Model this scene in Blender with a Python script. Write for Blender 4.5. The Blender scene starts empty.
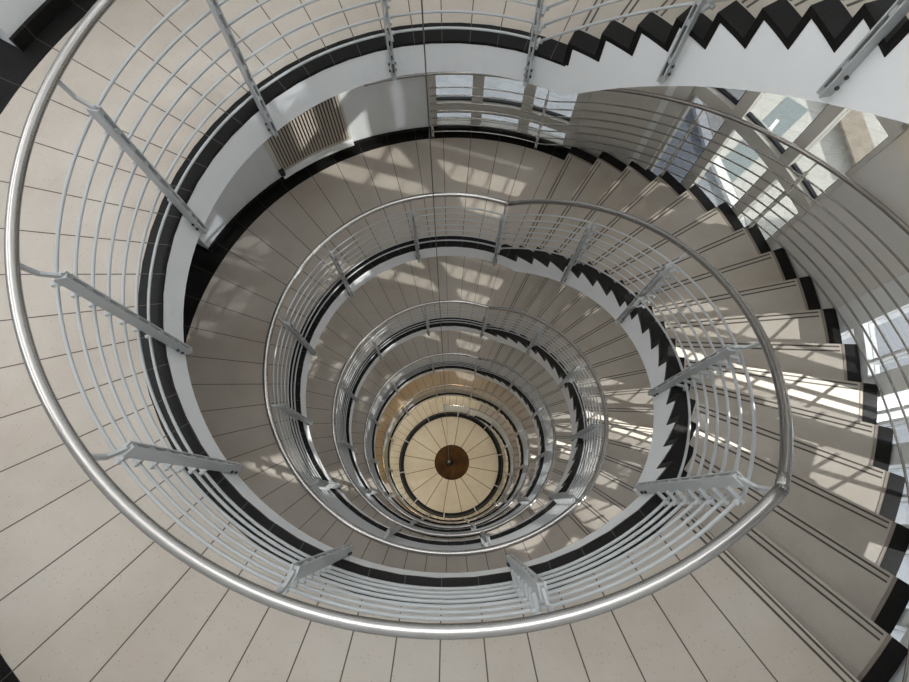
import bpy, bmesh, math, random
from mathutils import Vector, Matrix
random.seed(7)
sc = bpy.context.scene
C = sc.collection
rad = math.radians

# ------------------------------------------------------------------ dimensions (metres)
H = 3.111                 # storey height
RISE = H / 18
GOING = 6.46              # degrees per step
AZ0 = -46.8               # where a flight leaves its landing
AZL = 63.1                # where the next landing begins
R_IN = 1.65               # edge of the well
R_FLOOR = 3.03            # outer end of the pale floor
R_WALL = 3.13
TOP = 5 * H               # level of the top landing in view
TILE = 6.33

def P(r, az, z=0.0):
    """polar point; the outer ring of the building is not quite concentric with the well"""
    a = rad(az)
    t = min(max((r - R_IN) / (R_FLOOR - R_IN), 0.0), 1.15)
    rr = r + t * (0.05 * math.cos(a) + 0.09 * math.sin(a))
    return Vector((rr * math.cos(a), rr * math.sin(a), z))

def PW(r, az, z=0.0):     # the vent wall swings outward towards the dark lobby
    return P(r + 0.075 * min(max((az - 100.0) / 45.0, 0.0), 1.0) * (1.0 if az < 200 else 0.0), az, z)

def line(az):             # nosing line of the flight leaving a landing at height 0
    return -(az - AZ0) / GOING * RISE

# ------------------------------------------------------------------ materials
def new_mat(name):
    m = bpy.data.materials.new(name)
    m.use_nodes = True
    nt = m.node_tree
    nt.nodes.clear()
    out = nt.nodes.new('ShaderNodeOutputMaterial')
    b = nt.nodes.new('ShaderNodeBsdfPrincipled')
    nt.links.new(b.outputs[0], out.inputs[0])
    return m, nt, b, out

def math_node(nt, op, a, b=None, c=None):
    n = nt.nodes.new('ShaderNodeMath')
    n.operation = op
    for i, v in enumerate((a, b, c)):
        if v is None:
            continue
        if isinstance(v, (int, float)):
            n.inputs[i].default_value = v
        else:
            nt.links.new(v, n.inputs[i])
    return n.outputs[0]

def mix(nt, fac, a, b):
    n = nt.nodes.new('ShaderNodeMix')
    n.data_type = 'RGBA'
    for sock, v in ((n.inputs[0], fac), (n.inputs[6], a), (n.inputs[7], b)):
        if isinstance(v, (int, float)):
            sock.default_value = v
        elif isinstance(v, tuple):
            sock.default_value = (*v, 1)
        else:
            nt.links.new(v, sock)
    return n.outputs[2]

def ramp(nt, fac, stops):
    n = nt.nodes.new('ShaderNodeValToRGB')
    e = n.color_ramp.elements
    e[0].position, e[0].color = stops[0][0], (*stops[0][1], 1)
    e[1].position, e[1].color = stops[-1][0], (*stops[-1][1], 1)
    for p_, c_ in stops[1:-1]:
        x = e.new(p_)
        x.color = (*c_, 1)
    nt.links.new(fac, n.inputs[0])
    return n.outputs[0]

def noise(nt, vec, scale, detail=3.0, rough=0.5):
    n = nt.nodes.new('ShaderNodeTexNoise')
    n.inputs['Scale'].default_value = scale
    n.inputs['Detail'].default_value = detail
    n.inputs['Roughness'].default_value = rough
    nt.links.new(vec, n.inputs['Vector'])
    return n.outputs['Fac']

def position(nt):
    return nt.nodes.new('ShaderNodeNewGeometry').outputs['Position']

def angular_joint(nt, step, offset, width):
    """1 on the radial joint lines between stones, from the position around the axis"""
    s = nt.nodes.new('ShaderNodeSeparateXYZ')
    nt.links.new(position(nt), s.inputs[0])
    x, y = s.outputs[0], s.outputs[1]
    ang = math_node(nt, 'ARCTAN2', math_node(nt, 'MULTIPLY', y, -1.0), math_node(nt, 'MULTIPLY', x, -1.0))
    t = math_node(nt, 'DIVIDE', math_node(nt, 'ADD', ang, rad(180 - offset)), rad(step))
    f = math_node(nt, 'ABSOLUTE', math_node(nt, 'SUBTRACT', t, math_node(nt, 'ROUND', t)))
    r = math_node(nt, 'SQRT', math_node(nt, 'ADD', math_node(nt, 'MULTIPLY', x, x), math_node(nt, 'MULTIPLY', y, y)))
    d = math_node(nt, 'MULTIPLY', math_node(nt, 'MULTIPLY', f, rad(step)), r)
    return math_node(nt, 'LESS_THAN', d, width)

def stone(name, c1, c2, rough=0.55, joint=None, speck=0.5):
    m, nt, b, out = new_mat(name)
    pos = position(nt)
    base = mix(nt, noise(nt, pos, 3.0, 4, 0.6), c1, c2)
    grain = noise(nt, pos, 160.0, 2, 0.7)
    base = mix(nt, math_node(nt, 'MULTIPLY', grain, 0.22), base, tuple(0.55 * v for v in c1))
    v = nt.nodes.new('ShaderNodeTexVoronoi')
    v.inputs['Scale'].default_value = 55.0
    nt.links.new(pos, v.inputs['Vector'])
    chip = math_node(nt, 'LESS_THAN', v.outputs['Distance'], 0.17)
    wn = nt.nodes.new('ShaderNodeSeparateColor')
    nt.links.new(v.outputs['Color'], wn.inputs[0])
    some = math_node(nt, 'GREATER_THAN', wn.outputs[0], 0.72)
    base = mix(nt, math_node(nt, 'MULTIPLY', math_node(nt, 'MULTIPLY', chip, some), speck), base,
               tuple(0.22 * x for x in c2))
    stain = ramp(nt, noise(nt, pos, 1.1, 5, 0.65), [(0.35, (0.86, 0.83, 0.80)), (0.62, (1, 1, 1))])
    mul = nt.nodes.new('ShaderNodeMix')
    mul.data_type = 'RGBA'
    mul.blend_type = 'MULTIPLY'
    mul.inputs[0].default_value = 1.0
    nt.links.new(base, mul.inputs[6])
    nt.links.new(stain, mul.inputs[7])
    base = mul.outputs[2]
    if joint:
        base = mix(nt, angular_joint(nt, *joint[:3]), base, joint[3])
    nt.links.new(base, b.inputs['Base Color'])
    b.inputs['Roughness'].default_value = rough
    b.inputs['Specular IOR Level'].default_value = 0.35
    return m

def plain(name, col, rough=0.5, metal=0.0, var=0.06, scale=4.0, spec=0.5, coat=0.0):
    m, nt, b, out = new_mat(name)
    n = noise(nt, position(nt), scale, 3)
    nt.links.new(mix(nt, n, tuple(v * (1 - var) for v in col), tuple(min(1, v * (1 + var)) for v in col)),
                 b.inputs['Base Color'])
    b.inputs['Roughness'].default_value = rough
    b.inputs['Metallic'].default_value = metal
    b.inputs['Specular IOR Level'].default_value = spec
    b.inputs['Coat Weight'].default_value = coat
    return m

def glass(name, tint, refl=1.0):
    m, nt, b, out = new_mat(name)
    nt.nodes.remove(b)
    tr = nt.nodes.new('ShaderNodeBsdfTransparent')
    tr.inputs[0].default_value = (*tint, 1)
    gl = nt.nodes.new('ShaderNodeBsdfGlossy')
    gl.inputs['Roughness'].default_value = 0.02
    fr = nt.nodes.new('ShaderNodeFresnel')
    fr.inputs[0].default_value = 1.45
    mx = nt.nodes.new('ShaderNodeMixShader')
    back = nt.nodes.new('ShaderNodeNewGeometry').outputs['Backfacing']   # one reflection per pane, from its near face
    nt.links.new(math_node(nt, 'MULTIPLY', math_node(nt, 'MULTIPLY', fr.outputs[0], math_node(nt, 'SUBTRACT', 1.0, back)), refl), mx.inputs[0])
    nt.links.new(tr.outputs[0], mx.inputs[1])
    nt.links.new(gl.outputs[0], mx.inputs[2])
    nt.links.new(mx.outputs[0], out.inputs[0])
    return m

M = {}
M['terrazzo'] = stone('terrazzo_landing', (0.50, 0.445, 0.385), (0.57, 0.515, 0.45), 0.5,
                      (TILE, 313.2, 0.0035, (0.09, 0.07, 0.055)), 0.45)
M['tread'] = stone('terrazzo_tread', (0.44, 0.40, 0.345), (0.53, 0.48, 0.415), 0.5, None, 0.3)
M['cream'] = stone('cream_stone', (0.64, 0.58, 0.47), (0.72, 0.66, 0.55), 0.4,
                   (22.5, 12.7, 0.012, (0.22, 0.17, 0.10)), 0.2)
M['ground_stone'] = stone('cream_ground_stone', (0.62, 0.56, 0.44), (0.70, 0.64, 0.52), 0.4,
                          (TILE, 313.2, 0.006, (0.2, 0.15, 0.09)), 0.2)
M['groove'] = plain('groove_strip', (0.07, 0.058, 0.048), 0.7)
M['brown_strip'] = plain('brown_strip', (0.24, 0.20, 0.165), 0.6)

def granite(name, joint):
    m, nt, b, out = new_mat(name)
    pos = position(nt)
    g = ramp(nt, noise(nt, pos, 90.0, 4, 0.75), [(0.35, (0.004, 0.004, 0.004)), (0.72, (0.022, 0.020, 0.018))])
    g = mix(nt, math_node(nt, 'MULTIPLY', noise(nt, pos, 5.0, 3), 0.5), g, (0.009, 0.0085, 0.008))
    if joint:
        g = mix(nt, angular_joint(nt, *joint[:3]), g, joint[3])
    nt.links.new(g, b.inputs['Base Color'])
    b.inputs['Roughness'].default_value = 0.42
    b.inputs['Specular IOR Level'].default_value = 0.16
    return m
M['granite'] = granite('black_granite', (TILE, 313.2, 0.002, (0.10, 0.095, 0.085)))
M['granite_step'] = granite('black_granite_step', None)
M['white'] = plain('white_paint', (0.88, 0.885, 0.885), 0.45, var=0.015)
M['wallpaint'] = plain('wall_paint', (0.74, 0.76, 0.77), 0.5, var=0.02)
M['rodpaint'] = plain('pale_grey_lacquer', (0.44, 0.45, 0.45), 0.4, var=0.03, spec=0.6)
M['steel'] = plain('brushed_stainless', (0.44, 0.42, 0.40), 0.22, 1.0, var=0.03, scale=3)
M['darksteel'] = plain('dark_metal', (0.05, 0.05, 0.055), 0.4, 0.6)
M['beige'] = plain('beige_panel', (0.70, 0.675, 0.63), 0.35, var=0.02)
M['sheen'] = plain('beige_satin_panel', (0.68, 0.65, 0.60), 0.3, 0.1, var=0.02, coat=0.3)
M['frame'] = plain('window_frame', (0.60, 0.58, 0.53), 0.45, var=0.04)
M['whiteframe'] = plain('white_window_frame', (0.80, 0.81, 0.80), 0.4, var=0.02)
M['gasket'] = plain('black_gasket', (0.02, 0.022, 0.03), 0.5)
M['slat'] = plain('vent_slat', (0.50, 0.44, 0.375), 0.5)
M['ventdark'] = plain('vent_backing', (0.05, 0.04, 0.035), 0.7)
M['glass'] = glass('clear_glass', (0.93, 0.96, 0.97))
M['tinted'] = glass('grey_tinted_glass', (0.50, 0.51, 0.52))
M['halftint'] = glass('half_tinted_glass', (0.43, 0.44, 0.44))
M['dark'] = glass('dark_tinted_glass', (0.26, 0.27, 0.285))
M['wire'] = plain('pendulum_wire', (0.10, 0.09, 0.08), 0.4, 0.7)
M['bob'] = plain('dark_bronze', (0.03, 0.028, 0.026), 0.25, 0.8)

def wood(name):
    m, nt, b, out = new_mat(name)
    pos = position(nt)
    n = noise(nt, pos, 2.6, 5, 0.6)
    nt.links.new(ramp(nt, n, [(0.3, (0.020, 0.009, 0.003)), (0.5, (0.055, 0.024, 0.006)), (0.75, (0.11, 0.05, 0.012))]),
                 b.inputs['Base Color'])
    b.inputs['Roughness'].default_value = 0.6
    b.inputs['Specular IOR Level'].default_value = 0.15
    return m
M['disc'] = wood('brown_patina')

def paving(name, c1, c2, tile, line_col):
    m, nt, b, out = new_mat(name)
    pos = position(nt)
    br = nt.nodes.new('ShaderNodeTexBrick')
    br.inputs['Scale'].default_value = 1.0 / tile
    br.inputs['Color1'].default_value = (*c1, 1)
    br.inputs['Color2'].default_value = (*c2, 1)
    br.inputs['Mortar'].default_value = (*line_col, 1)
    br.inputs['Mortar Size'].default_value = 0.012
    mp = nt.nodes.new('ShaderNodeMapping')
    mp.inputs['Rotation'].default_value = (0, 0, 0.35)
    nt.links.new(pos, mp.inputs[0])
    nt.links.new(mp.outputs[0], br.inputs['Vector'])
    nt.links.new(mix(nt, math_node(nt, 'MULTIPLY', noise(nt, pos, 0.8, 5), 0.5), br.outputs['Color'],
                     tuple(0.6 * v for v in c1)), b.inputs['Base Color'])
    b.inputs['Roughness'].default_value = 0.8
    return m
M['slate'] = paving('slate_paving', (0.31, 0.33, 0.36), (0.38, 0.40, 0.43), 1.6, (0.26, 0.275, 0.30))
M['pale_paving'] = paving('pale_paving', (0.64, 0.63, 0.58), (0.70, 0.68, 0.63), 2.2, (0.55, 0.54, 0.50))
M['teal'] = plain('teal_paving', (0.27, 0.31, 0.31), 0.7)
M['kerb'] = plain('white_kerb', (0.88, 0.88, 0.86), 0.6)
M['tan'] = plain('tan_column', (0.36, 0.31, 0.25), 0.7, var=0.4, scale=2.5)
M['roofwhite'] = plain('white_roof', (0.62, 0.62, 0.60), 0.7)

def lamp_mat(name, col, s):
    m, nt, b, out = new_mat(name)
    nt.nodes.remove(b)
    e = nt.nodes.new('ShaderNodeEmission')
    e.inputs[0].default_value = (*col, 1)
    e.inputs[1].default_value = s
    nt.links.new(e.outputs[0], out.inputs[0])
    return m
M['lamp'] = lamp_mat('orange_lamp_glass', (1.0, 0.60, 0.13), 28.0)
M['lamp_pale'] = lamp_mat('warm_white_lamp_glass', (1.0, 0.90, 0.70), 60.0)
M['lamp_fill'] = lamp_mat('added_fill_glow', (1.0, 0.96, 0.91), 11.0)  # emission of the added, unseen fill lamps

# ------------------------------------------------------------------ mesh helpers
class MB:
    def __init__(self):
        self.v, self.f, self.s = [], [], []

    def quad_grid(self, rings, closed=False, smooth=False, caps=True):
        """rings: lists of the same number of points, each ring a closed loop; skinned in order"""
        base = len(self.v)
        n = len(rings[0])
        for r in rings:
            self.v += [tuple(p) for p in r]
        k = len(rings)
        for i in range(k if closed else k - 1):
            a, b = base + i * n, base + ((i + 1) % k) * n
            for j in range(n):
                j2 = (j + 1) % n
                self.f.append((a + j, a + j2, b + j2, b + j))
                self.s.append(smooth)
        if caps and not closed:
            self.f.append(tuple(base + j for j in reversed(range(n))))
            self.f.append(tuple(base + (k - 1) * n + j for j in range(n)))
            self.s += [False, False]

    def sector(self, r0, r1, a0, a1, z0, z1, n=None, f=P):
        """curved box; z0/z1 numbers or functions of azimuth"""
        n = n or max(1, int(math.ceil(abs(a1 - a0) / 3.2)))
        rings = []
        for i in range(n + 1):
            a = a0 + (a1 - a0) * i / n
            lo = z0(a) if callable(z0) else z0
            hi = z1(a) if callable(z1) else z1
            rings.append([f(r0, a, lo), f(r1, a, lo), f(r1, a, hi), f(r0, a, hi)])
        self.quad_grid(rings, caps=True)
        return self

    def box(self, x0, x1, y0, y1, z0, z1):
        self.quad_grid([[(x0, y0, z0), (x1, y0, z0), (x1, y1, z0), (x0, y1, z0)],
                        [(x0, y0, z1), (x1, y0, z1), (x1, y1, z1), (x0, y1, z1)]])
        return self

    def bar(self, a, b, w, t, up=(0, 0, 1)):
        a, b = Vector(a), Vector(b)
        d = (b - a).normalized()
        s = d.cross(Vector(up))
        if s.length < 1e-4:
            s = d.cross(Vector((1, 0, 0)))
        s.normalize()
        u = s.cross(d).normalized()
        q = [s * (w / 2) + u * (t / 2), -s * (w / 2) + u * (t / 2), -s * (w / 2) - u * (t / 2), s * (w / 2) - u * (t / 2)]
        self.quad_grid([[a + x for x in q], [b + x for x in q]])
        return self

    def tube(self, pts, r, n=10, closed=False):
        pts = [Vector(p) for p in pts]
        rings = []
        k = len(pts)
        for i, p in enumerate(pts):
            if closed:
                d = pts[(i + 1) % k] - pts[i - 1]
            else:
                d = pts[min(i + 1, k - 1)] - pts[max(i - 1, 0)]
            d.normalize()
            s = d.cross(Vector((0, 0, 1)))
            if s.length < 1e-4:
                s = Vector((1, 0, 0))
            s.normalize()
            u = s.cross(d)
            rings.append([p + s * (r * math.cos(2 * math.pi * j / n)) + u * (r * math.sin(2 * math.pi * j / n)) for j in range(n)])
        self.quad_grid(rings, closed=closed, smooth=True, caps=not closed)
        return self

    def lathe(self, prof, n=32, c=(0, 0, 0)):
        """prof: (r, z) list, revolved about the vertical through c"""
        rings = []
        for r, z in prof:
            rings.append([(c[0] + max(r, 1e-4) * math.cos(2 * math.pi * j / n), c[1] + max(r, 1e-4) * math.sin(2 * math.pi * j / n), c[2] + z)
                          for j in range(n)])
        self.quad_grid(rings, smooth=False, caps=True)
        return self

    def mesh(self, name, mat):
        me = bpy.data.meshes.new(name)
        me.from_pydata(self.v, [], self.f)
        me.polygons.foreach_set('use_smooth', self.s)
        me.materials.append(mat)
        bm = bmesh.new()
        bm.from_mesh(me)
        bmesh.ops.recalc_face_normals(bm, faces=bm.faces)
        bm.to_mesh(me)
        bm.free()
        return me

def tag(o, label=None, cat=None, group=None, kind=None):
    if label:
        o['label'] = label
    if cat:
        o['category'] = cat
    if group:
        o['group'] = group
    if kind:
        o['kind'] = kind
    return o

def link(name, data, parent=None, loc=(0, 0, 0), rz=0.0):
    o = bpy.data.objects.new(name, data)
    C.objects.link(o)
    o.parent = parent
    o.location = loc
    o.rotation_euler = (0, 0, rz)
    return o

def obj(name, mb, mat, parent=None, loc=(0, 0, 0)):
    return link(name, mb.mesh(name, M[mat]), parent, loc)

def copy_tree(o, parent=None, name=None):
    c = o.copy()
    C.objects.link(c)
    c.parent = parent
    for ch in list(o.children):
        copy_tree(ch, c)
    return c

LEVEL = ['uppermost', 'topmost', 'second', 'third', 'fourth', 'fifth', 'ground']
# level i has its floor at TOP - (i-1)*H ; level 1 is the top landing in the photo, level 6 the ground
def lz(i):
    return TOP - (i - 1) * H

# ------------------------------------------------------------------ landings
def make_landing():
    mb = MB().sector(1.78, R_FLOOR, AZL, 313.2, -0.27, 0.0, n=78)
    fl = obj('floor', mb, 'terrazzo')
    obj('inner_border', MB().sector(1.646, 1.785, AZL - 1.1, 313.2, -0.02, 0.003, n=39), 'granite', fl)
    obj('outer_border', MB().sector(R_FLOOR, R_WALL + 0.09, AZL, 313.2, -0.2, 0.003, n=78), 'granite', fl)
    obj('fascia', MB().sector(1.650, 1.782, AZL, 313.2, -0.285, -0.018, n=78), 'white', fl)
    obj('soffit', MB().sector(1.74, R_WALL, AZL, 313.2, -0.285, -0.268, n=78), 'white', fl)
    obj('lobby_floor', MB().sector(R_WALL + 0.09, 4.7, 149.0, 201.0, -0.2, 0.002, n=16), 'granite', fl)
    st = MB()
    for d0 in (0.016, 0.050):
        strip(st, 1.80, 3.0, 313.2, d0, d0 + 0.011, 0.0, 0.0022)
    obj('anti_slip_strip', st, 'groove', fl)
    tag(fl, kind='structure', cat='landing')
    return fl

def strip(mb, r0, r1, az, d0, d1, z0, z1):
    """bar lying parallel to a radial edge at azimuth az, d0..d1 behind it"""
    def q(r, d, z):
        return P(r, az - math.degrees(d / r), z)
    mb.quad_grid([[q(r0, d0, z0), q(r0, d1, z0), q(r0, d1, z1), q(r0, d0, z1)],
                  [q(r1, d0, z0), q(r1, d1, z0), q(r1, d1, z1), q(r1, d0, z1)]])

landing = None
for i in range(1, 6):
    o = landing = make_landing() if i == 1 else copy_tree(landing)
    o.location = (0, 0, lz(i))
    o['label'] = {1: 'topmost speckled stone landing with black border nearest the viewer',
                  2: 'second speckled stone landing down, sunlit beside the vent grille wall',
                  3: 'third speckled stone landing down, between second and fourth railings',
                  4: 'fourth speckled stone landing down, grey in the shade',
                  5: 'fifth landing down, stone lit warm orange near the bottom'}[i]

# ground floor: ring floor round the pendulum pit
gf = obj('floor', MB().sector(1.65, R_WALL + 0.1, 0, 360, -0.25, 0.0, n=112), 'ground_stone')
tag(gf, 'cream stone ground floor ring around the black circle at the bottom', 'floor', kind='structure')
md = obj('floor', MB().lathe([(1.50, -0.25), (1.50, 0.0)], 96), 'cream')
tag(md, 'round cream stone floor with radiating joints around the brown disc', 'floor', kind='structure')

# ------------------------------------------------------------------ stair flights
def make_flight():
    root = link('stair_flight', None)
    tag(root, cat='stairs')
    for k in range(1, 18):
        a0, a1, z = AZ0 + (k - 1) * GOING, AZ0 + k * GOING, -k * RISE
        mb = MB().sector(1.755, R_FLOOR, a0 - 0.6, a1, z - 0.05, z, n=3)
        mb.sector(1.755, R_FLOOR, a1 - 1.1, a1 - 0.25, z - RISE + 0.001, z - 0.05, n=1)
        s = obj('step', mb, 'tread', root)
        mb = MB().sector(1.638, 1.757, a0 - 1.1, a1 + 0.2, z - 0.028, z + 0.004, n=3)
        mb.sector(1.638, 1.757, a1 - 1.1, a1 + 0.2, z - RISE + 0.004, z - 0.028, n=1)
        obj('inner_edging', mb, 'granite_step', s)
        mb = MB().sector(R_FLOOR, R_WALL, a0 - 0.6, a1, z - 0.06, z + 0.004, n=3)
        mb.sector(R_FLOOR, R_WALL, a1 - 1.1, a1, z - RISE - 0.05, z - 0.06, n=1)
        obj('outer_edging', mb, 'granite_step', s)
        mb = MB()
        strip(mb, 1.77, 2.99, a1, 0.016, 0.027, z, z + 0.0022)
        obj('anti_slip_strip', mb, 'groove', s)
        mb = MB()
        strip(mb, 1.77, 2.99, a1, 0.050, 0.061, z, z + 0.0022)
        obj('anti_slip_strip', mb, 'groove', s)
        obj('outer_end_strip', MB().sector(3.008, R_FLOOR, a0, a1, z, z + 0.0025, n=3), 'brown_strip', s)  # thin brown strip at the outer end of the tread
    bottom = lambda a: max(line(a) - 0.5, -H - 0.28)
    mb = MB()
    for k in range(1, 18):
        a0, a1, z = AZ0 + (k - 1) * GOING, AZ0 + k * GOING, -k * RISE
        mb.sector(1.642, 1.74, a0 - (0.0 if k > 1 else 0.6), a1 - 0.45, bottom, z - 0.02, n=3)
        mb.sector(1.642, 1.74, a1 - 0.45, a1, bottom, z - RISE - 0.02, n=1)
    obj('stringer', mb, 'white', root)
    mb = MB().sector(1.74, R_WALL, AZ0, AZL, bottom, lambda a: max(line(a) - RISE - 0.06, -H - 0.2), n=36)
    obj('soffit', mb, 'white', root)
    return root

FL = {0: 'stair flight crossing the top right corner above the topmost landing',
      1: 'stair flight sweeping down the right side from the topmost to the second landing',
      2: 'stair flight seen inside the largest white zigzag stringer, down to the third landing',
      3: 'stair flight third from the top landing, in the shade down to the fourth landing',
      4: 'stair flight tinted orange, down to the fifth landing',
      5: 'lowest stair flight, cream lit, reaching the ground floor'}
flight = None
for i in range(0, 6):
    o = flight = make_flight() if i == 0 else copy_tree(flight)
    o.location = (0, 0, lz(i))
    o['label'] = FL[i]

# ------------------------------------------------------------------ railings round the well
ROD_Z = [0.06 + 0.129 * j for j in range(7)]
R_RAIL, R_ROD = 1.68, 1.69
RAIL_Z = 1.106

def post_mesh(z0, z1):
    mb = MB()
    for s in (-1, 1):
        mb.box(-0.062, -0.008, *sorted((s * 0.008, s * 0.016)), z0, z1)
    zs = [z0 + 0.02, z0 + 0.17] + [z - 0.066 + 0.0 for z in ROD_Z] + [z1 - 0.03]
    for z in zs:
        if z0 < z < z1:
            mb.box(-0.058, -0.012, -0.008, 0.008, z - 0.019, z + 0.019)
    mb.box(-0.030, 0.004, -0.006, 0.006, z0 + 0.03, z0 + 0.13)
    return mb

def bolt_mesh():
    mb = MB()
    mb.tube([(-0.022, -0.026, 0), (-0.022, 0.026, 0)], 0.009, 8)
    return mb

def holder_mesh():
    mb = MB().box(-0.020, 0.060, -0.032, -0.016, -0.010, 0.010)
    mb.tube([(0.040, -0.050, 0), (0.040, -0.010, 0)], 0.0120, 8)
    return mb

def bracket_mesh():
    mb = MB().bar((-0.035, 0, 0.88), (-0.030, 0, 0.945), 0.014, 0.03, (1, 0, 0))
    mb.bar((-0.034, 0, 0.935), (0.016, 0, 0.985), 0.012, 0.024, (1, 0, 0))
    mb.bar((0.014, 0, 0.978), (0.030, 0, 1.085), 0.012, 0.022, (1, 0, 0))
    return mb

ME = {'post_level': post_mesh(-0.25, 0.935).mesh('post', M['rodpaint']),
      'post_stair': post_mesh(-0.43, 0.90).mesh('post', M['rodpaint']),
      'bolt': bolt_mesh().mesh('bolt', M['darksteel']),
      'holder': holder_mesh().mesh('rod_holder', M['rodpaint']),
      'bracket': bracket_mesh().mesh('handrail_bracket', M['rodpaint'])}

def add_post(root, az, z, kind, fine, rbase=R_IN):
    p = P(rbase, az, z)
    o = link('post', ME['post_' + kind], root, p, rad(az))
    b = link('handrail_bracket', ME['bracket'], o)
    if kind == 'stair':
        b.location = (0, 0, -0.015)
    if fine:
        for zz in ROD_Z:
            link('rod_holder', ME['holder'], o, (0, 0, zz))
        z0 = -0.25 if kind == 'level' else -0.43
        for zz in (0.055, 0.115):
            link('bolt', ME['bolt'], o, (0, 0, z0 + zz))
    return o

POSTS = [70.8, 103.8, 136.6, 165.9, 194.5, 222.6, 250.5, 282.0, 311.9]

def arc(r, a0, a1, zf, n):
    return [P(r, a0 + (a1 - a0) * i / n, zf(a0 + (a1 - a0) * i / n)) for i in range(n + 1)]

def landing_railing(i, a0=69.6, a1=312.25, posts=POSTS):
    root = link('landing_railing', None, None, (0, 0, lz(i)))
    n = int((a1 - a0) / 2.2)
    obj('handrail', MB().tube(arc(R_RAIL, a0, a1, lambda a: RAIL_Z, n), 0.0235, 14), 'steel', root)
    for z in ROD_Z:
        obj('rod', MB().tube(arc(R_ROD, a0 + 0.8, a1 - 0.2, lambda a: z, n), 0.0085, 8), 'rodpaint', root)
    for az in posts:
        add_post(root, az, 0, 'level', i <= 3)
    return root

def rail_line(a):
    return -(a + 47.8) / 117.5 * H

def stair_railing(i):
    root = link('stair_railing', None, None, (0, 0, lz(i)))
    hr = MB().tube(arc(R_RAIL, -47.8, 69.65, lambda a: rail_line(a) + RAIL_Z, 54), 0.0235, 14)
    for az in (-47.8, 69.65):                                  # rounded mitre where the rail meets the landing's
        c = P(R_RAIL, az, rail_line(az) + RAIL_Z)
        hr.quad_grid([[(c.x + 0.0234 * math.sin(math.pi * (k + 0.02) / 8.04) * math.cos(math.pi * j / 7), c.y + 0.0234 * math.sin(math.pi * (k + 0.02) / 8.04) * math.sin(math.pi * j / 7),
                        c.z - 0.0234 * math.cos(math.pi * (k + 0.02) / 8.04)) for j in range(14)] for k in range(9)], smooth=True)
    obj('handrail', hr, 'steel', root)
    for z in ROD_Z:
        obj('rod', MB().tube(arc(R_ROD, -47.9, 70.0, lambda a: rail_line(a) + z, 54), 0.0085, 8), 'rodpaint', root)
    for az in (-17.0, 12.9, 40.8):
        add_post(root, az, rail_line(az), 'stair', i <= 2)
    return root

for i in range(1, 6):
    tag(landing_railing(i), {1: 'largest circular railing with steel handrail around the topmost landing edge',
                             2: 'second largest circular railing, around the second landing edge',
                             3: 'third circular railing inward, around the third landing edge',
                             4: 'fourth circular railing inward, around the fourth landing edge',
                             5: 'innermost full circular railing, around the fifth landing edge'}[i], 'railing',
        'railings around the landings')
tag(landing_railing(6, 69.6, 98, [70.8, 97.5]), 'short railing end at the foot of the lowest flight', 'railing')
for i in range(0, 6):
    tag(stair_railing(i), {0: 'inner stair railing crossing the top right corner of the photo',
                           1: 'inner stair railing on the right joining the largest circular railing',
                           2: 'inner stair railing on the right, second one in from the largest',
                           3: 'inner stair railing on the right, third one in from the largest',
                           4: 'inner stair railing beside the orange lit steps',
                           5: 'innermost stair railing, beside the lowest cream steps'}[i], 'railing',
        'inner railings of the stair flights')

# ------------------------------------------------------------------ railing on the window side of the flights
R_OUT = 3.06
ORAIL = RAIL_Z - 0.02
OPOSTS = [94.0, 70.5, 43.3, 24.0, -46.0]

def outer_z(a):
    return -H if a >= 69.5 else line(a)

def outer_railing(i):
    root = link('outer_railing', None, None, (0, 0, lz(i)))
    obj('handrail', MB().tube(arc(R_OUT, AZ0, 107.0, lambda a: outer_z(a) + ORAIL, 80), 0.021, 12), 'steel', root)
    for z in ROD_Z:
        obj('rod', MB().tube(arc(R_OUT, AZ0, 94.3, lambda a: outer_z(a) + z + 0.03, 76), 0.008, 8), 'steel', root)
    for az in OPOSTS:
        mb = MB()
        for s in (-1, 1):
            mb.box(-0.02, 0.02, *sorted((s * 0.007, s * 0.014)), -0.02, 0.93)
        for z in ROD_Z:
            mb.box(-0.018, 0.018, -0.007, 0.007, z - 0.03, z + 0.02)
        mb.bar((0, 0, 0.92), (0, 0, ORAIL - 0.01), 0.012, 0.02, (1, 0, 0))
        me = mb.mesh('post', M['frame'])
        link('post', me, root, P(R_OUT, az, outer_z(az)), rad(az))
    mb = MB().bar(P(R_OUT, 104, -H + ORAIL - 0.015), P(R_WALL + 0.02, 104, -H + ORAIL - 0.05), 0.015, 0.015)
    obj('wall_bracket', mb, 'steel', root)
    return root

for i in range(0, 6):
    tag(outer_railing(i), {0: 'outer stair railing of the flight above the topmost landing',
                           1: 'outer steel railing curving in front of the windows at the top right',
                           2: 'outer stair railing of the flight below the second landing',
                           3: 'outer stair railing of the flight below the third landing',
                           4: 'outer stair railing of the flight below the fourth landing',
                           5: 'outer stair railing of the lowest flight'}[i], 'railing', 'outer railings of the stair flights')

# ------------------------------------------------------------------ walls and windows, one storey at a time (z 0 = upper floor, -H = lower floor)
def wall_piece(name, parts, mat, z):
    mb = MB()
    for q in parts:
        mb.sector(*q)
    return tag(obj(name, mb, mat, None, (0, 0, z)), kind='structure', cat='wall')

WIN_N = [0]
def window(z, label, frames, panes, frame_mat, gaskets=()):
    WIN_N[0] += 1
    root = link('window_%d' % WIN_N[0], None, None, (0, 0, z))
    tag(root, label, 'window', kind='structure')
    mb = MB()
    for f in frames:
        mb.sector(*f)
    fr = obj('frame', mb, frame_mat, root)
    for (a0, a1, z0, z1, m) in panes:
        obj('pane', MB().sector(3.205, 3.213, a0, a1, z0, z1), m, root)
    for g in gaskets:
        obj('gasket', MB().sector(*g), 'gasket', fr)
    return root

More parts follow.
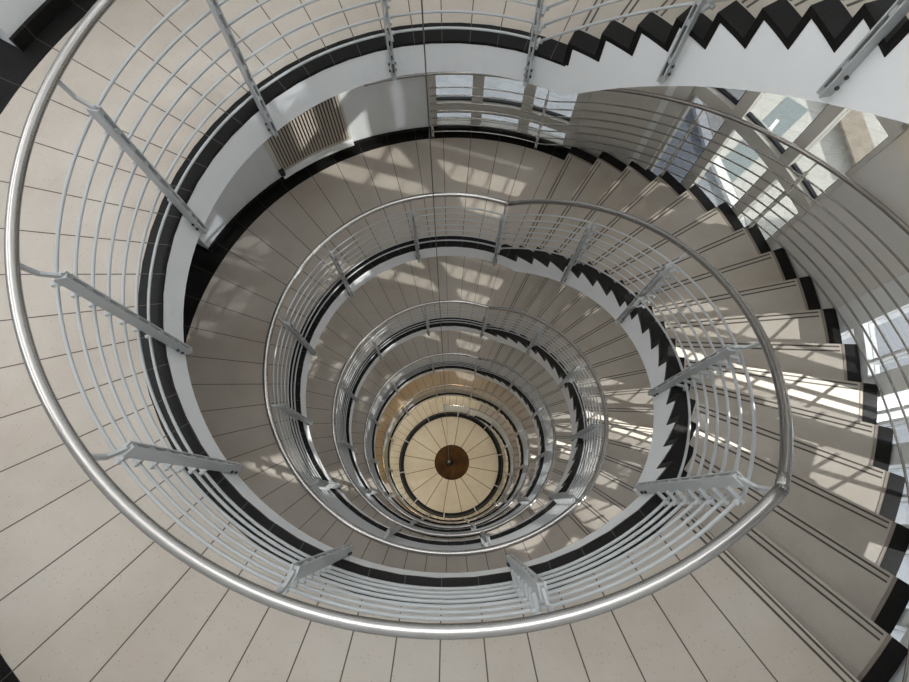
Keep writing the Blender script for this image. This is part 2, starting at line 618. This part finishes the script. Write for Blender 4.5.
def storey(i):
    z = lz(i)
    w = {0: 'uppermost storey', 1: 'second landing', 2: 'third landing', 3: 'fourth landing', 4: 'fifth landing', 5: 'ground floor'}[i]
    # wall with the vent, and the white wall on the side without windows
    tag(wall_piece('wall_back', [(3.13, 3.34, 95.0, 150.7, -H, 0.0, None, PW)], 'wallpaint', z), 'white curved wall between window and dark lobby at the ' + w)
    tag(wall_piece('wall_return', [(3.34, 4.72, 149.0, 150.7, -H, 0.0), (4.70, 4.85, 149.0, 201.0, -H, 0.0),
                                   (3.34, 4.72, 200.0, 201.7, -H, 0.0)], 'wallpaint', z), 'white lobby walls beyond the black floor at the ' + w)
    tag(wall_piece('wall_front', [(3.13, 3.34, 200.0, 313.4, -H, 0.0)], 'wallpaint', z), 'white curved wall without windows at the ' + w)
    for nm, a0, a1 in (('baseboard_back', 63.2, 150.9), ('baseboard_front', 200.0, 313.2)):
        o = obj(nm, MB().sector(3.098, 3.128, a0, a1, -H + 0.003, -H + 0.10, None, PW), 'granite', None, (0, 0, z))
        tag(o, ('black stone skirting under the vent wall and windows at the ' if 'back' in nm else 'black stone skirting of the windowless wall at the ') + w,
            'skirting', kind='structure')
    # landing window
    fr = [(3.14, 3.25, a - 1.1, a + 1.1, -H, -0.45) for a in (94.0, 84.5, 74.3, 64.0)]
    fr += [(3.15, 3.24, 63.0, 95.0, z0, z1) for z0, z1 in ((-H, -H + 0.09), (-2.80, -2.63), (-0.55, -0.45))]
    cols = ((85.6, 92.9), (75.4, 83.4), (65.1, 73.2))
    pn = [(a0, a1, z0, z1, 'glass') for a0, a1 in cols for z0, z1 in ((-H + 0.09, -2.80), (-2.63, -0.55))]
    pn = [q[:4] + ('halftint',) for q in pn]
    gk = [(3.19, 3.22, a0, a1, -2.63, -2.605) for a0, a1 in cols]
    window(z, 'three-bay window down to the skirting behind the landing at the ' + w, fr, pn, 'frame', gk)
    tag(wall_piece('wall_lintel', [(3.13, 3.30, 62.8, 95.1, -0.45, 0.0)], 'wallpaint', z), 'white lintel above the three-bay window at the ' + w)
    # satin panel, column
    tag(wall_piece('wall_panel', [(3.16, 3.30, 50.2, 63.0, -H - 0.3, 0.0)], 'sheen', z), 'beige satin curved panel beside the three-bay window at the ' + w)
    col = wall_piece('wall_column', [(3.10, 3.30, 46.7, 49.2, -H - 0.3, 0.0)], 'frame', z)
    tag(col, 'grey beige facade column left of the big stair window at the ' + w, 'column')
    obj('edge_strip', MB().sector(3.095, 3.30, 49.2, 50.4, -H - 0.3, 0.0), 'whiteframe', col)
    # stair window with two mullions
    fr = [(3.14, 3.27, a - 0.95, a + 0.95, -H - 0.3, 0.0) for a in (38.6, 28.2)]
    fr += [(3.15, 3.26, a - 0.35, a + 0.35, -H - 0.3, 0.0) for a in (46.4, 20.4)]
    fr += [(3.14, 3.26, 20.0, 46.7, z0, z1) for z0, z1 in ((-1.37, -1.22), (-H - 0.3, -H - 0.2), (-0.05, 0.05))]
    cols = ((39.55, 46.1), (29.15, 37.65), (20.7, 27.25))
    pn = [(a0, a1, z0, z1, 'dark' if a0 > 39 or i == 5 else 'halftint') for a0, a1 in cols for z0, z1 in ((-H - 0.2, -1.37), (-1.22, -0.05))]
    gk = [(3.19, 3.22, a0, a1, -1.22, -1.195) for a0, a1 in cols] + [(3.19, 3.22, a0, a0 + 0.35, -3.0, -0.05) for a0, a1 in cols]
    window(z, 'big stair window with two mullions and a transom at the ' + w, fr, pn, 'frame', gk)
    # pier and white reveal
    tag(wall_piece('wall_pier', [(3.16, 3.32, 5.0, 20.05, -H - 0.3, 0.0)], 'beige', z), 'beige curved wall pier right of the big stair window at the ' + w)
    tag(wall_piece('wall_reveal', [(3.17, 3.32, 1.2, 5.0, -H - 0.3, 0.0)], 'whiteframe', z), 'white strip right of the beige pier at the ' + w)
    # right window: tinted panes, one clear bay
    fr = [(3.15, 3.26, a0, a1, -H - 0.3, 0.0) for a0, a1 in
          ((-4.6, -4.2), (-9.6, -6.4), (-12.0, -11.5), (-13.4, -13.0), (-19.0, -16.3), (-23.2, -22.8), (-29.5, -26.5), (-38, -36), (-46.9, -45.5))]
    fr += [(3.16, 3.25, -46.9, 1.2, z0, z1) for z0, z1 in ((-1.27, -1.17), (-2.35, -2.27), (-H - 0.3, -H - 0.2), (-0.05, 0.05))]
    cols = [(-4.2, 1.2, 'tinted'), (-6.4, -4.6, 'tinted'), (-11.5, -9.6, 'glass'), (-13.0, -12.0, 'glass'), (-16.3, -13.4, 'tinted'),
            (-22.8, -19.0, 'tinted'), (-26.5, -23.2, 'tinted'), (-36, -29.5, 'tinted'), (-45.5, -38, 'tinted')]
    pn = [(a0, a1, z0, z1, 'dark' if i in (0, 5) else m if z0 > -1.2 else 'tinted') for a0, a1, m in cols for z0, z1 in ((-H - 0.2, -2.35), (-2.27, -1.27), (-1.17, -0.05))]
    if i == 0:                                            # wall added out of view to block sun reaching the topmost landing
        pn = [q for q in pn if q[0] > -25]
        tag(wall_piece('wall_sun_block', [(3.16, 3.30, -46.8, -24.0, -H - 0.3, 0.0)], 'wallpaint', z), 'added white wall out of view that keeps sun off the topmost landing', 'wall')
    window(z, 'right hand stair window with white frames at the ' + w, fr, pn, 'whiteframe')

for i in range(0, 6):
    storey(i)
# upper drum above the view, which the skylight lights
o = tag(obj('wall_drum', MB().sector(3.22, 3.40, 0, 360, 0.0, 4.2, n=112), 'wallpaint', None, (0, 0, lz(0))), 'white curved wall above everything in view', 'wall', kind='structure')
o = tag(obj('ceiling', MB().sector(2.25, 3.40, 0, 360, 4.2, 4.4, n=72), 'white', None, (0, 0, lz(0))), 'white ceiling ring around the skylight opening overhead', 'ceiling', kind='structure')
o = tag(obj('ceiling', MB().box(-3.4, 3.4, -0.2, 0.2, 4.2, 4.45), 'white', None, (0, 0, lz(0))), 'white roof beam the pendulum wire hangs from', 'ceiling beam', kind='structure')

# ------------------------------------------------------------------ vent grille on the second landing's wall
vz = lz(2)
vent = link('vent_grille', None, None, (0, 0, vz))
tag(vent, 'beige slatted vent grille set in the white wall by the second landing', 'vent')
A0, A1, Z0, Z1 = 112.4, 128.2, 0.20, 1.30
mb = MB()
mb.sector(3.115, 3.14, A0, A1, Z0 - 0.03, Z0, None, PW).sector(3.115, 3.14, A0, A1, Z1, Z1 + 0.03, None, PW)
mb.sector(3.115, 3.14, A0 - 0.5, A0, Z0 - 0.03, Z1 + 0.03, None, PW).sector(3.115, 3.14, A1, A1 + 1.0, Z0 - 0.03, Z1 + 0.03, None, PW)
obj('frame', mb, 'frame', vent)
obj('backing', MB().sector(3.126, 3.132, A0, A1, Z0, Z1, None, PW), 'ventdark', vent)
ns = 24
for k in range(ns):
    a = A0 + (k + 0.5) * (A1 - A0) / ns
    obj('slat', MB().sector(3.100, 3.122, a - 0.17, a + 0.17, Z0, Z1, 1, PW), 'slat', vent)
obj('sill', MB().sector(3.06, 3.13, A0 - 0.6, A1 + 0.6, Z0 - 0.075, Z0 - 0.035, None, PW), 'white', vent)
mb = MB().box(-0.03, 0.0, -0.03, 0.03, 0.0, 0.09)
mb.tube([(-0.05, 0, 0.02), (-0.02, 0, 0.02)], 0.02, 8)
lk = obj('latch', mb, 'darksteel', vent, PW(3.105, A1 + 0.4, Z0 - 0.02))
lk.rotation_euler = (0, 0, rad(A1))

# ------------------------------------------------------------------ pendulum, floor disc, pit ring
bx, by = -0.065, 0.03
pen = link('pendulum', None, None, (bx, by, 0.0))
tag(pen, 'long thin pendulum wire with dark ball hanging down the middle of the well', 'pendulum')
obj('wire', MB().tube([(0, 0, 0.45), (0, 0, lz(0) + 4.25)], 0.0022, 6), 'wire', pen)
prof = [(0.13 * math.sin(math.pi * k / 12), 0.31 - 0.13 * math.cos(math.pi * k / 12)) for k in range(13)]
b = obj('bob', MB().lathe(prof, 24), 'bob', pen)
obj('tip', MB().lathe([(0.004, 0.08), (0.02, 0.19)], 12), 'steel', pen)
obj('clamp', MB().lathe([(0.03, 0.43), (0.03, 0.47), (0.012, 0.50)], 12), 'steel', pen)

dk = obj('floor_disc', MB().lathe([(0.55, 0.0), (0.55, 0.012), (0.53, 0.018)], 72, (0.02, 0.045, 0)), 'disc')
tag(dk, 'round brown disc in the middle of the cream floor under the pendulum', 'disc')

ring = obj('floor_ring', MB().sector(1.50, 1.65, 0, 360, -0.05, 0.05, n=112), 'granite_step')
tag(ring, 'black ring with a thin steel rail around the pendulum floor', 'ring')
obj('rail', MB().tube([P(1.60, a, 0.10) for a in range(0, 360, 3)], 0.016, 8, closed=True), 'darksteel', ring)
for a in range(10, 370, 36):
    mb = MB().box(-0.10, 0.06, -0.018, 0.018, 0.0, 0.02)
    mb.box(-0.015, 0.015, -0.012, 0.012, -0.05, 0.0)
    br = obj('rail_bracket', mb, 'rodpaint', ring, P(1.60, a, 0.10))
    br.rotation_euler = (0, 0, rad(a))

# ------------------------------------------------------------------ warm lamps under the lowest landings; added white fill lamps elsewhere
def lamp(x_az, r, z, label, m):
    p = P(r, x_az, z)
    root = link('ceiling_lamp', None, None, p)
    tag(root, label, 'lamp', 'round lamps under the lower landings')
    obj('housing', MB().lathe([(0.16, -0.05), (0.16, 0.0)], 28), 'whiteframe', root)
    obj('diffuser', MB().lathe([(0.14, -0.058), (0.14, -0.05)], 28), m, root)

for i in range(0, 6):  # lamps added out of view to brighten the dark facade
    for az in (56.0, 36.0, 16.0):
        p = P(2.5, az, lz(i) + line(az) - 0.5)
        root = link('soffit_fill_light', None, None, p)
        tag(root, 'added unseen fill lamp on the underside of the %s stair flight' % ('uppermost', 'second', 'third', 'fourth', 'fifth', 'lowest')[i], 'lamp',
            'added fill lamps under the stair flights')
        obj('housing', MB().lathe([(0.15, -0.09), (0.15, 0.06)], 28), 'whiteframe', root)
        obj('diffuser', MB().lathe([(0.14, -0.10), (0.14, -0.09)], 28), 'lamp_fill', root)
for j, az in enumerate((85, 135, 185, 235, 285)):
    for lv, nm in ((1, 'topmost'), (2, 'second'), (3, 'third')):  # white lamps added out of view to lift the floors below
        lamp(az, 2.4, lz(lv) - 0.287, 'added unseen white fill lamp under the %s landing' % nm, 'lamp_fill')
    lamp(az, 2.4, lz(4) - 0.287, 'warm round lamp under the fourth landing', 'lamp')
    lamp(az, 2.4, lz(5) - 0.287, 'warm round lamp under the fifth landing', 'lamp_pale')

# ------------------------------------------------------------------ outside
g = obj('ground', MB().sector(3.36, 60, 0, 360, -0.3, -0.1, n=90), 'slate')
tag(g, 'blue grey slate paving outside the windows far below', 'ground', kind='structure')

def slab(name, pts, z0, z1, mat, label, cat, kind=None):
    mb = MB()
    mb.quad_grid([[(x, y, z0) for x, y in pts], [(x, y, z1) for x, y in pts]])
    return tag(obj(name, mb, mat), label, cat, kind=kind)

slab('pale_terrace', [(9.4, 15.5), (9.9, 11.5), (10.5, 9.2), (10.9, 5.0), (11.5, -12), (40, -12), (40, 30), (9.4, 30)], -0.1, 0.02, 'pale_paving',
     'pale terrace paving outside the big stair window', 'paving', 'structure')
slab('white_kerb', [(8.95, 15.5), (9.45, 11.5), (10.05, 9.2), (10.4, 5.0), (10.75, 5.0), (10.4, 9.2), (9.8, 11.5), (9.3, 15.5)], -0.1, 0.12, 'kerb',
     'long white kerb outside between slate and pale paving', 'kerb')
slab('paving_band', [(10.1, 9.9), (13.6, 13.2), (12.9, 13.8), (9.95, 10.9)], 0.0, 0.05, 'teal', 'teal grey paving band outside the big stair window', 'paving band')
slab('paving_line', [(11.5, 11.9), (11.65, 11.8), (12.4, 12.7), (12.3, 12.8)], 0.05, 0.06, 'kerb', 'short white line across the teal paving band outside', 'line')
bench = slab('long_bench', [(14.2, 14.2), (15.1, 14.2), (15.6, 10.0), (14.7, 10.0)], 0.35, 0.45, 'tan', 'tan timber bench outside the big stair window', 'bench')
for x, y in ((14.6, 13.6), (15.2, 10.6)):
    obj('leg', MB().box(x - 0.3, x + 0.3, y - 0.1, y + 0.1, 0.02, 0.35), 'darksteel', bench)

nb = link('neighbouring_building', None, None, (14.0, -1.0, 0))
tag(nb, 'low white building seen outside through the right hand window', 'building')
obj('roof', MB().box(-2.5, 10, -8, 6.0, 6.8, 7.0), 'roofwhite', nb)
obj('wall', MB().box(-2.2, 9.8, -7.8, 5.8, 0.0, 6.8), 'wallpaint', nb)
for k in range(7):
    y = -6.8 + k * 1.85
    rl = obj('roof_light', MB().box(-1.6, 2.6, y, y + 0.7, 7.0, 7.12), 'slate', nb)
    obj('frame', MB().box(-1.7, -1.6, y - 0.1, y + 0.8, 7.0, 7.2).box(2.6, 2.7, y - 0.1, y + 0.8, 7.0, 7.2), 'kerb', rl)
obj('parapet', MB().box(-2.5, -2.2, -8, 6, 7.0, 7.35), 'kerb', nb)

# ------------------------------------------------------------------ light
w = bpy.data.worlds.new('sky')
sc.world = w
w.use_nodes = True
bg = w.node_tree.nodes['Background']
bg.inputs[0].default_value = (0.965, 0.98, 1.0, 1)
bg.inputs[1].default_value = 3.9

sun = bpy.data.lights.new('sun', 'SUN')
sun.energy = 18.0
sun.angle = rad(0.7)
sun.color = (1.0, 0.97, 0.92)
so = link('sun', sun)
az, el = rad(-17), rad(29.5)
d = Vector((math.cos(el) * math.cos(az), math.cos(el) * math.sin(az), math.sin(el)))
so.location = d * 60
so.rotation_euler = (-d).to_track_quat('-Z', 'Y').to_euler()

# ------------------------------------------------------------------ camera
cam = bpy.data.cameras.new('camera')
co = link('camera', cam)
cam.sensor_fit = 'HORIZONTAL'
cam.sensor_width = 36.0
cam.lens = 576.536 / 909 * 36.0
cam.clip_start = 0.05
cam.clip_end = 300
R0 = Vector((0.99998951, -0.00063740, 0.00453547))
R1 = Vector((0.00063740, -0.96126401, -0.27562853))
R2 = Vector((0.00453547, 0.27562853, -0.96125350))
mw = Matrix.Identity(4)
for r_ in range(3):
    mw[r_][0], mw[r_][1], mw[r_][2] = R0[r_], -R1[r_], -R2[r_]
mw.translation = Vector((0.0182, -1.2989, TOP + 3.103))
co.matrix_world = mw
sc.camera = co

vs = sc.view_settings
vs.view_transform = 'Standard'
vs.look = 'None'
vs.gamma = 1.0
vs.use_curve_mapping = False
vs.exposure = 0.0
sc.cycles.use_denoising = True
sc.cycles.max_bounces = 12
sc.cycles.diffuse_bounces = 6
sc.cycles.transparent_max_bounces = 16
sc.cycles.caustics_reflective = False
sc.cycles.caustics_refractive = False
sc.cycles.sample_clamp_indirect = 6.0
